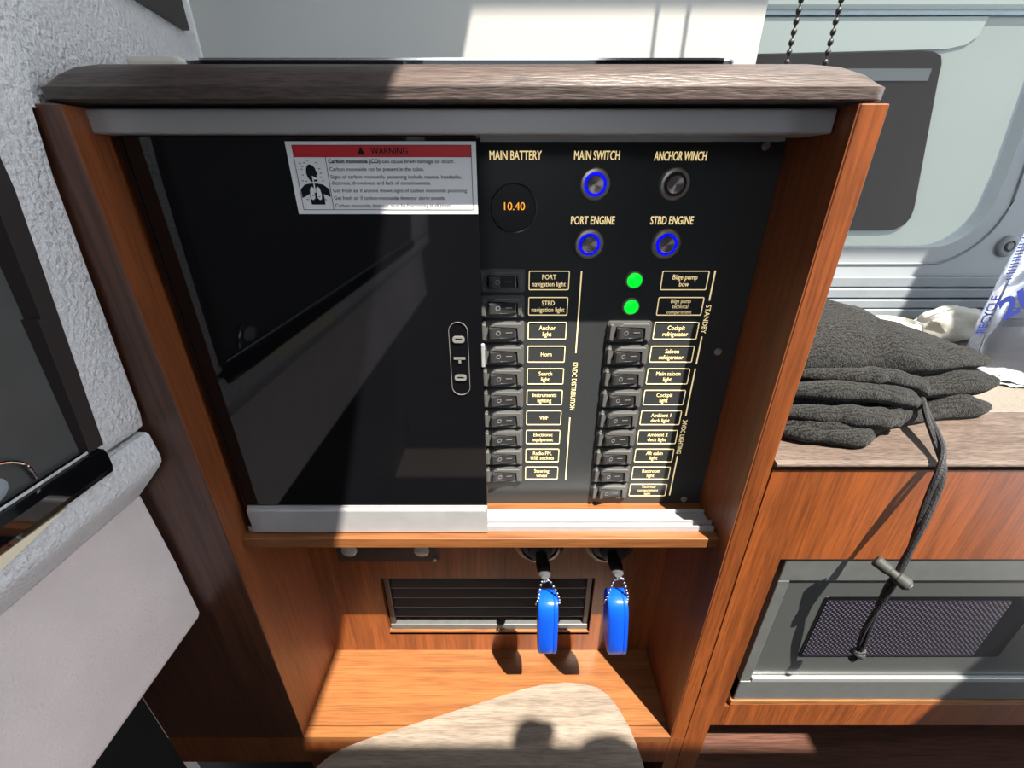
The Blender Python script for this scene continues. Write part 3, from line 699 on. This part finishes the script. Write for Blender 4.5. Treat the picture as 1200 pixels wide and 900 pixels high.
def key_float(xc, tip, zt, zb, lean, label_):
    k_ = thing('key_float', label_, 'key float', (xc, .04, zb), 'blue key floats hanging in the niche')
    hw, hy = .0140, .021
    zc, hh = (zt + zb) / 2, (zt - zb) / 2
    def outl(sx):
        pts = []
        for k in range(28):
            a = 2 * math.pi * k / 28; e = .55
            pts.append((math.copysign(abs(math.cos(a)) ** e, math.cos(a)) * hy * sx, math.copysign(abs(math.sin(a)) ** e, math.sin(a)) * hh * (1 - (1 - sx) * .45)))
        return pts
    def slab(x0, x1_, s0, sm_, s1):
        st_ = [(x0, s0), (x0 + (x1_ - x0) * .12, sm_), (x1_ - (x1_ - x0) * .12, sm_), (x1_, s1)]
        vv = []; ff = []
        for x, sx in st_:
            for (y, z) in outl(sx): vv.append((xc + x + lean * (z / hh) * .5, .040 + y, zc + z))
        for i in range(3):
            for q in range(28): ff.append((i * 28 + q, i * 28 + (q + 1) % 28, (i + 1) * 28 + (q + 1) % 28, (i + 1) * 28 + q))
        ff.append(tuple(range(28))); ff.append(tuple(84 + q for q in range(28)))
        return vv, ff
    b_ = MB().add(*slab(-hw, hw * .55, .90, 1.0, .985), smooth=True).build('float_body', 'float_blue', k_, angle=50)
    MB().add(*slab(hw * .53, hw * .60, .93, .94, .93), smooth=False).build('seam', 'rubber', k_)
    MB().add(*slab(hw * .58, hw, .985, 1.0, .88), smooth=True).build('float_lid', 'float_blue', k_, angle=50)
    ch = MB()
    tl = Vector((xc - .0165 + lean * .5, .036, zt - .012)); trr = Vector((xc + .0165 + lean * .5, .036, zt - .012)); tt = Vector(tip) + Vector((0, -.003, -.004))
    path = smoothpath([tl, tl + Vector((.003, 0, .014)), tt + Vector((-.005, 0, -.004)), tt + Vector((.0, -.004, .003)), tt + Vector((.007, 0, -.001)), trr + Vector((-.002, 0, .016)), trr], 10)
    L = 0; last = path[0]; ch.sphere(last, .0021, 8, 5)
    for p in path[1:]:
        if (p - last).length >= .0050: ch.sphere(p, .0021, 8, 5); last = p
    ch.tube(path, .0006, 5); ch.build('ball_chain', 'chrome', k_)
    return k_
key_float(.0545, tips[0], -.5400, -.6535, -.002, 'upright blue key float hanging in front of the vent')
key_float(.1560, tips[1], -.5370, -.6555, -.010, 'tilted blue key float hanging right of the vent')

# ================================================================== TABLE (bottom edge of the picture)
ZT = -.811
tb = thing('table', 'pale wood table top with a rounded corner reaching over the niche floor', 'table', (.0, -.2, -1.32))
pts = [(340, 925), (372, 898), (385, 887), (402, 876), (430, 866), (480, 850), (530, 834), (580, 818), (615, 807), (640, 801.5), (662, 799.5), (682, 800.5), (700, 805), (714, 815), (726, 831), (738, 853), (748, 878), (756, 903), (763, 930)]
ol = [tuple(atZ(px, py, ZT)[:2]) for px, py in pts]
ol = [(-.26, -.42)] + [(-.272, -.20)] + ol + [(.235, -.20), (.24, -.42)]
MB().prism(ol, 'z', ZT - .013, ZT, bev=.0015).build('table_top', 'table', tb)
MB().lathe([(.035, ZT - .013), (.035, -1.27), (.11, -1.30), (.12, -1.3195)], (.0, -.25, 0), 'z', 28).build('pedestal', 'alu', tb)

# ================================================================== GALLEY CABINET WITH MICROWAVE
gc = thing('cabinet', 'orange-brown wooden galley cabinet around the built-in microwave', 'cabinet', (.9, .1, -1.32))
ZC = -.2896
MB().prism([(.2862, ZC), (.2862, -.7385), (.3310, -.7385), (.3310, -.4235), (1.30, -.4235), (1.30, ZC)], 'y', 0, .02, bev=.0005).build('front_panel', 'wood_front', gc)
MB().box(.3390, 1.30, 0, .02, -.7913, -.7330, .0006, 1).build('bottom_rail', 'wood_front', gc)
MB().box(.2862, .3195, .0004, .02, -1.31, -.7393).box(.3195, .3390, .0004, .02, -.7913, -.7393).build('lower_post', 'wood_front', gc)
MB().box(.3390, 1.30, .0, .13, -.7328, -.7253).build('oven_shelf', 'wood_edge', gc)
MB().box(.2862, .3188, .02, .48, -1.31, ZC).build('side_panel', 'wood_dark', gc)
MB().box(.3190, .3300, .0202, .40, -.7253, -.4235).build('oven_side', 'black', gc)
MB().box(.3188, 1.30, .46, .48, -1.31, ZC).build('back', 'wood_dark', gc)
MB().box(.3188, 1.30, .0206, .46, -1.010, -.995).build('lower_shelf', 'wood_low', gc)
MB().box(1.28, 1.30, .02, .48, -1.31, ZC).build('side_panel', 'wood_dark', gc)
MB().box(.3200, 1.30, .02, .46, -.4225, -.4150).build('oven_ceiling', 'black', gc)

mw = thing('microwave', 'grey built-in microwave with dark perforated door window', 'microwave', (.70, .2, -.7253))
MB().box(.342, 1.26, .060, .42, -.7245, -.430).build('body', 'black', mw)
mf = MB(); mf.box(.3420, 1.27, .0030, .0600, -.4660, -.4245, .0015).box(.3420, .3570, .0030, .06, -.7240, -.466, .001).box(.3420, 1.27, .0020, .06, -.7240, -.6780, .0015)
mf.build('trim_frame', 'mw_frame', mw)
MB().box(.3572, 1.27, .0070, .060, -.6735, -.4685, .001).build('door', 'mw_door', mw)
MB().box(.3582, 1.27, .0015, .0072, -.6790, -.6700, .0012).build('door_handle_strip', 'mw_strip', mw)
mwi = MB().prism(rrect(.4150, .7040, -.6260, -.5000, .004, 4), 'y', .0062, .0071).build('window_border', 'gloss_black', mw)
MB().prism(rrect(.4195, .6650, -.6225, -.5065, .003, 4), 'y', .0056, .0063).build('perforated_window', 'perforated', mwi)

# counter: wood lip, beige inset, dark joint
ctp = thing('worktop', 'beige galley counter with brown wood-grain front lip', 'worktop', (.75, .2, ZC))
lpm = MB(); lpm.prism([(.0040, ZC + .0008), (-.0045, ZC + .0085), (-.0040, ZC + .0104), (.0020, ZC + .0122), (.1060, ZC + .0122), (.1060, ZC + .0008)], 'x', .2866, 1.32)
lpm.build('front_lip', 'lip', ctp)
MB().box(.2866, 1.32, .1062, .1085, ZC + .0008, ZC + .0112).build('joint', 'rubber', ctp)
MB().box(.2866, 1.32, .1087, .4590, ZC + .0008, ZC + .0120, .0008, 1).build('inset', 'counter', ctp)
ZK = ZC + .0122

# ================================================================== KNITTED BLACK CLOTH WITH DRAWSTRING
kn = thing('knit_bag', 'folded black knitted drawstring bag lying on the galley counter', 'bag', (.46, .12, ZK))
def lump(name, outline, z_lo, z_hi, seed, wr=.006, nr=9, side=.5):
    """closed cushion: outline in plan (smooth closed), bottom at z_lo, top height z_hi(x,y)"""
    P = smoothpath(outline + [outline[0]], 6)[:-1]; n_ = len(P); c = sum(P, Vector((0, 0, 0))) / n_
    v = []; f = []
    def nz(p): return wr * (mnoise.noise(Vector((p.x * 22 + seed, p.y * 22, seed))) + .5 * mnoise.noise(Vector((p.x * 60, p.y * 60 + seed, seed))))
    levels = []
    for k in range(nr + 1):            # from bottom edge round the side to the centre top
        t = k / nr
        if t < .35: q = t / .35; rad = 1 - .10 * (1 - math.sin(q * math.pi / 2)) ; h = .5 * q
        else: q = (t - .35) / .65; rad = math.cos(q * math.pi / 2) ** .55 if q < 1 else 0.0; h = .5 + .5 * math.sin(q * math.pi / 2)
        levels.append((rad, h))
    for rad, h in levels:
        for p in P:
            q = c + (p - c) * max(rad, .001); lo = z_lo(q.x, q.y) if callable(z_lo) else z_lo
            hi = z_hi(q.x, q.y)
            v.append((q.x, q.y, lo + (hi - lo) * h + nz(q) * h))
    for i in range(nr):
        for k in range(n_): f.append((i * n_ + k, i * n_ + (k + 1) % n_, (i + 1) * n_ + (k + 1) % n_, (i + 1) * n_ + k))
    f.append(tuple(range(n_))[::-1]); f.append(tuple(nr * n_ + k for k in range(n_)))
    return MB().add(v, f, True).build(name, 'knit', kn, angle=80)
def G(x, y, cx_, cy_, sx, sy): return math.exp(-((x - cx_) / sx) ** 2 - ((y - cy_) / sy) ** 2)
lump('lower_fold', [(.302, .045, 0), (.36, .030, 0), (.41, .036, 0), (.47, .062, 0), (.54, .080, 0), (.60, .088, 0), (.612, .115, 0), (.60, .16, 0), (.52, .21, 0), (.40, .23, 0), (.302, .21, 0)],
     ZK, lambda x, y: ZK + .034 + .006 * math.sin(x * 60), 3.1, .010)
lump('middle_fold', [(.300, .066, 0), (.36, .055, 0), (.43, .066, 0), (.50, .082, 0), (.56, .088, 0), (.606, .098, 0), (.618, .128, 0), (.59, .175, 0), (.50, .215, 0), (.40, .23, 0), (.300, .21, 0)],
     ZK + .030, lambda x, y: ZK + .060 + .005 * math.sin(x * 45 + 1), 7.7, .009)
lump('top_fold', [(.300, .092, 0), (.36, .085, 0), (.43, .093, 0), (.50, .094, 0), (.56, .105, 0), (.605, .118, 0), (.622, .140, 0), (.595, .185, 0), (.52, .235, 0), (.42, .26, 0), (.300, .25, 0)],
     ZK + .056, lambda x, y: ZK + .080 + .046 * G(x, y, .40, .18, .13, .09) - .012 * max(0, (x - .50)) / .1, 1.3, .013, nr=14)
# rolled front folds
for pts, r_, fl_ in (([(.300, .050, ZK + .012), (.35, .036, ZK + .012), (.39, .031, ZK + .010), (.412, .040, ZK + .009)], .012, .85),
                 ([(.300, .052, ZK + .034), (.36, .046, ZK + .032), (.41, .046, ZK + .028), (.445, .055, ZK + .020), (.458, .066, ZK + .014)], .013, .9),
                 ([(.300, .062, ZK + .055), (.37, .058, ZK + .056), (.43, .062, ZK + .050), (.475, .076, ZK + .036), (.500, .086, ZK + .020)], .013, .9),
                 ([(.34, .082, ZK + .066), (.40, .072, ZK + .068), (.44, .074, ZK + .066), (.485, .082, ZK + .052), (.510, .092, ZK + .036)], .011, .9)):
    pa = smoothpath(pts, 8); n_ = len(pa)
    rr_ = [r_ * (.55 + .45 * min(1, 4 * min(i + .4, n_ - 1 - i + .4) / n_)) * (1 + .28 * mnoise.noise(Vector((i * .30, r_ * 900 + pts[0][2] * 70, 1)))) for i in range(n_)]
    MB().tube(pa, rr_, 14, fl_).build('rolled_fold', 'knit', kn, angle=80)
# drawstring: two braided cords twisted round each other, cord lock and end knot
# the visible course, measured on planes at growing distance from the front
course = [((1081, 468), .080), ((1088, 490), .050), ((1097, 512), .022), ((1104, 535), -.004), ((1102, 556), -.016), ((1091, 585), -.024), ((1079, 615), -.032), ((1066, 645), -.038), ((1053, 671), -.042)]
c1 = smoothpath([atY(p[0], p[1], y) for p, y in course], 8)
lower = [((1053, 671), -.042), ((1040, 692), -.042), ((1027, 715), -.040), ((1015, 740), -.038), ((1006, 765), -.036)]
c2 = smoothpath([atY(p[0], p[1], y) for p, y in lower], 8)
def twist(path, ph, amp, turns):
    out = []
    for i, p in enumerate(path):
        t = (path[min(i + 1, len(path) - 1)] - path[max(i - 1, 0)]).normalized(); a = t.cross(Vector((0, 1, 0))).normalized(); b_ = t.cross(a)
        q = ph + turns * 2 * math.pi * i / len(path); s_ = min(1, 5 * min(i, len(path) - 1 - i) / len(path) + .3)
        out.append(p + (a * math.cos(q) + b_ * math.sin(q) * .6) * amp * s_)
    return out
ds = MB()
for ph in (0, math.pi):
    ds.tube(twist(c1, ph, .0034, 1.0), .0031, 8); ds.tube(twist(c2, ph, .0026, .75), .0027, 8)
dso = ds.build('drawstring', 'cord', kn)
kt = MB(); e = c2[-1]
kt.tube([e + Vector((.005 * math.cos(a), .0045 * math.sin(a), .0018 * math.sin(2 * a) - .001)) for a in [2 * math.pi * k / 16 for k in range(17)]], .0034, 8)
kt.tube([e + Vector((.0045 * math.cos(a), .003 * math.sin(a), .004 + .002 * math.cos(a))) for a in [2 * math.pi * k / 16 for k in range(17)]], .0028, 8)
kt.tube([e, e + Vector((-.002, -.001, -.008)), e + Vector((-.004, .001, -.015))], [.0032, .0034, .0040], 8)
kt.build('end_knot', 'cord', dso)
tgc = atY(1046, 672, -.042); ax = (atY(1058, 682, -.050) - atY(1034, 663, -.034)).normalized()
def along(q): return tgc + ax * q
tg_ = MB(); tg_.tube([along(q) for q in (-.0185, -.017, -.011, -.004, -.003, .004, .005, .010, .0150, .0165)], [.0058, .0070, .0066, .0064, .0052, .0052, .0066, .0075, .0075, .0062], 16, ref=Vector((0, 1, .2)))
tg_.build('cord_lock', 'toggle_grey', kn)
tb_ = MB(); tb_.tube([along(q) for q in (.0160, .0180)], [.0050, .0046], 16, ref=Vector((0, 1, .2))); tb_.build('lock_button', 'key_grey', kn)

# ================================================================== PAPER, BAG
def crumple(name, c, r, sc3, seed, mat, label_, cat, amp=.25):
    bm = bmesh.new(); bmesh.ops.create_icosphere(bm, subdivisions=4, radius=1)
    for q in bm.verts:
        p = q.co.copy(); k = 1 + amp * (mnoise.noise(p * 1.7 + Vector((seed, 0, 0))) + .6 * abs(mnoise.noise(p * 4 + Vector((0, seed, 0)))))
        q.co = Vector((p.x * sc3[0], p.y * sc3[1], max(p.z * k, -.8) * sc3[2] / k)) * k * r
    lo = min(q.co.z for q in bm.verts)
    for q in bm.verts: q.co = Vector((c[0] + q.co.x, c[1] + q.co.y, c[2] + q.co.z - lo))
    mb = MB(); mb.addbm(bm, True); o = mb.build(name, mat); tag(o, label_, cat); return o
crumple('crumpled_paper', (.815, .385, ZK - .0002), .048, (1.2, .7, .70), 5.9, 'towel_white', 'crumpled cream paper towel on the counter beside the clear bag', 'paper', .24)
cu = MB(); cu.lathe([(.030, 0), (.036, .002), (.040, .012), (.040, .030), (.036, .040), (.028, .042), (.026, .036)], (.700, .370, ZK), 'z', 28)
tag(cu.build('paper_cup', 'towel_white'), 'low round white dish behind the black knitted bag', 'dish')
bgt = thing('plastic_bag', 'standing clear plastic bag with blue printing at the end of the counter', 'bag', (.88, .26, ZK))
# bag: a pillow standing on the counter, its left seam sloping
bl = [atY(1131, 425, .262), atY(1150, 375, .275), atY(1172, 325, .285), atY(1193, 278, .295), atY(1212, 235, .30)]
bw = [.20, .21, .215, .215, .215]
v = []; f = []; NS = 22
rows = smoothpath(bl, 6); wd = .215
for i, p in enumerate(rows):
    t = i / (len(rows) - 1); th_ = .048 * (1 - t) ** .6 + .006
    for k in range(NS * 2):
        a = 2 * math.pi * k / (NS * 2); u = (1 - math.cos(a)) / 2
        yo = math.sin(a); yo = math.copysign(abs(yo) ** .8, yo) * th_
        w_ = .006 * mnoise.noise(Vector((u * 7, t * 6, 2.0 + yo * 20))) * (1 if 0 < i else 0)
        v.append((p.x + u * wd, p.y + yo + w_ - .01, max(p.z, ZK + .0005) + (.006 * mnoise.noise(Vector((u * 9, 3, t))) * t)))
NK = NS * 2
for i in range(len(rows) - 1):
    for k in range(NK): f.append((i * NK + k, i * NK + (k + 1) % NK, (i + 1) * NK + (k + 1) % NK, (i + 1) * NK + k))
MB().add(v, f, True).build('bag_sheet', 'clear_plastic', bgt, angle=80)
sm_ = MB(); sm_.tube([r + Vector((.001, -.012, .0)) for r in rows], .0016, 6, 1); sm_.build('seam', 'silver_paper', bgt)
def print_at(px, py, y): return atY(px, py, y)
rtv = (atY(1165, 352, .225) - atY(1150, 386, .225)).normalized(); upv = Vector((-rtv.z, 0, rtv.x))
mb = MB(); text(mb, 'RECYCLE', 0, 0, .0125, 0, width=.056, bold=.02, origin=atY(1158, 369, .222), rt=rtv, up=upv); mb.build('lettering', 'bag_blue', bgt)
mb = MB(); text(mb, '2U', 0, 0, .032, 0, width=.055, bold=.04, origin=atY(1197, 352, .212), rt=Vector((.80, 0, .60)).normalized(), up=Vector((-.60, 0, .80)))
mb.build('large_lettering', 'bag_blue', bgt)
mb = MB()
for i in range(5):
    text(mb, 'IIIIIIIIIIII', 0, 0, .004, 0, width=.050, origin=atY(1190, 300 + i * 7, .235), rt=rtv, up=upv) if i < 3 else None
mb.build('small_print', 'bag_blue', bgt)
plain('bag_patch', (.30, .31, .36), .5)
pa_ = MB(); o0 = atY(1163, 352, .262)
pa_.add([o0 + rtv * a + upv * c for a, c in ((-.014, -.005), (.014, -.005), (.014, .005), (-.014, .005))], [(0, 1, 2, 3)]); pa_.build('print_patch', 'bag_patch', bgt)
crumple('foil_wrapper', (.745, .205, ZK - .0002), .030, (1.5, .8, .22), 8.1, 'silver_paper', 'flat crumpled silvery wrapper at the foot of the clear bag', 'wrapper', .5)

# ================================================================== ROLLER BLIND AND CHAIN
bd = thing('roller_blind', 'cream roller blind hanging behind the cabinet worktop', 'blind', (-.04, .35, .06))
MB().box(-.424, .3405, .3500, .3512, .075, .95).build('cloth', 'blind_cloth', bd)
MB().box(-.424, .3405, .3480, .3555, .060, .075, .002).build('bottom_bar', 'pale_wall', bd)
MB().lathe([(.026, -.424), (.026, .3405)], (0, .352, .955), 'x', 20).build('roller_tube', 'alu_dull', bd)
ch = MB(); Yc = .19
ca, cb = atY(941, 0, Yc), atY(922, 72, Yc); da = (ca - cb); ea, eb = atY(988, 0, Yc), atY(967, 72, Yc); de = ea - eb
top_a = Vector((ca.x, Yc, .93)); bot_a = Vector((cb.x, Yc, -.04)); top_b = Vector((ea.x, Yc, .93)); bot_b = Vector((eb.x, Yc, -.04))
path = [top_a + (bot_a - top_a) * (k / 60) for k in range(61)] + [Vector(((bot_a.x + bot_b.x) / 2 - (bot_b.x - bot_a.x) / 2 * math.cos(a), Yc, -.04 - .012 * math.sin(a))) for a in [math.pi * k / 6 for k in range(1, 6)]] + [bot_b + (top_b - bot_b) * (k / 60) for k in range(61)]
ch.tube(path, .0009, 5)
for A, B in ((top_a, bot_a), (top_b, bot_b)):
    L = (B - A).length; nbd = int(L / .0088)
    for k in range(nbd + 1): ch.sphere(A + (B - A) * (k / nbd), .0030, 8, 6, (1, 1, 1.15))
chm = ch.build('blind_chain', 'rubber'); tag(chm, 'black beaded pull chain loop hanging beside the cream blind', 'chain')

# ================================================================== NEIGHBOURING BOAT OUTSIDE
nb_ = thing('boat', 'pale grey neighbouring boat with a dark window seen through the galley window', 'boat', (1.6, 2.2, -1.3))
MB().box(-1.5, 5.0, 2.2, 2.6, -1.3, .680, .01).build('hull_side', 'hull', nb_)
MB().box(-1.5, 5.0, 2.17, 2.6, .690, 1.6, .02).build('upper_deck', 'hull_light', nb_)
MB().box(-1.5, 5.0, 2.185, 2.21, .678, .692).build('rub_line', 'frame_band', nb_)
wpts = [(.3, .505), (1.98, .540), (2.04, .538), (2.085, .522), (2.103, .49), (2.11, .44), (2.235, -.16), (2.236, -.21), (2.215, -.25), (2.17, -.275), (2.10, -.281), (.3, -.281)]
MB().prism(wpts, 'y', 2.188, 2.21).build('dark_window', 'hull_dark_window', nb_)
MB().box(1.55, 2.06, 2.184, 2.19, .42, .47).build('inner_ledge', 'hull_ledge', nb_)
pn = [(.3, .665), (2.25, .672), (2.235, .60), (2.19, .565), (2.10, .548), (.3, .512)]
MB().prism(pn, 'y', 2.193, 2.21).build('side_panel', 'hull_light', nb_)
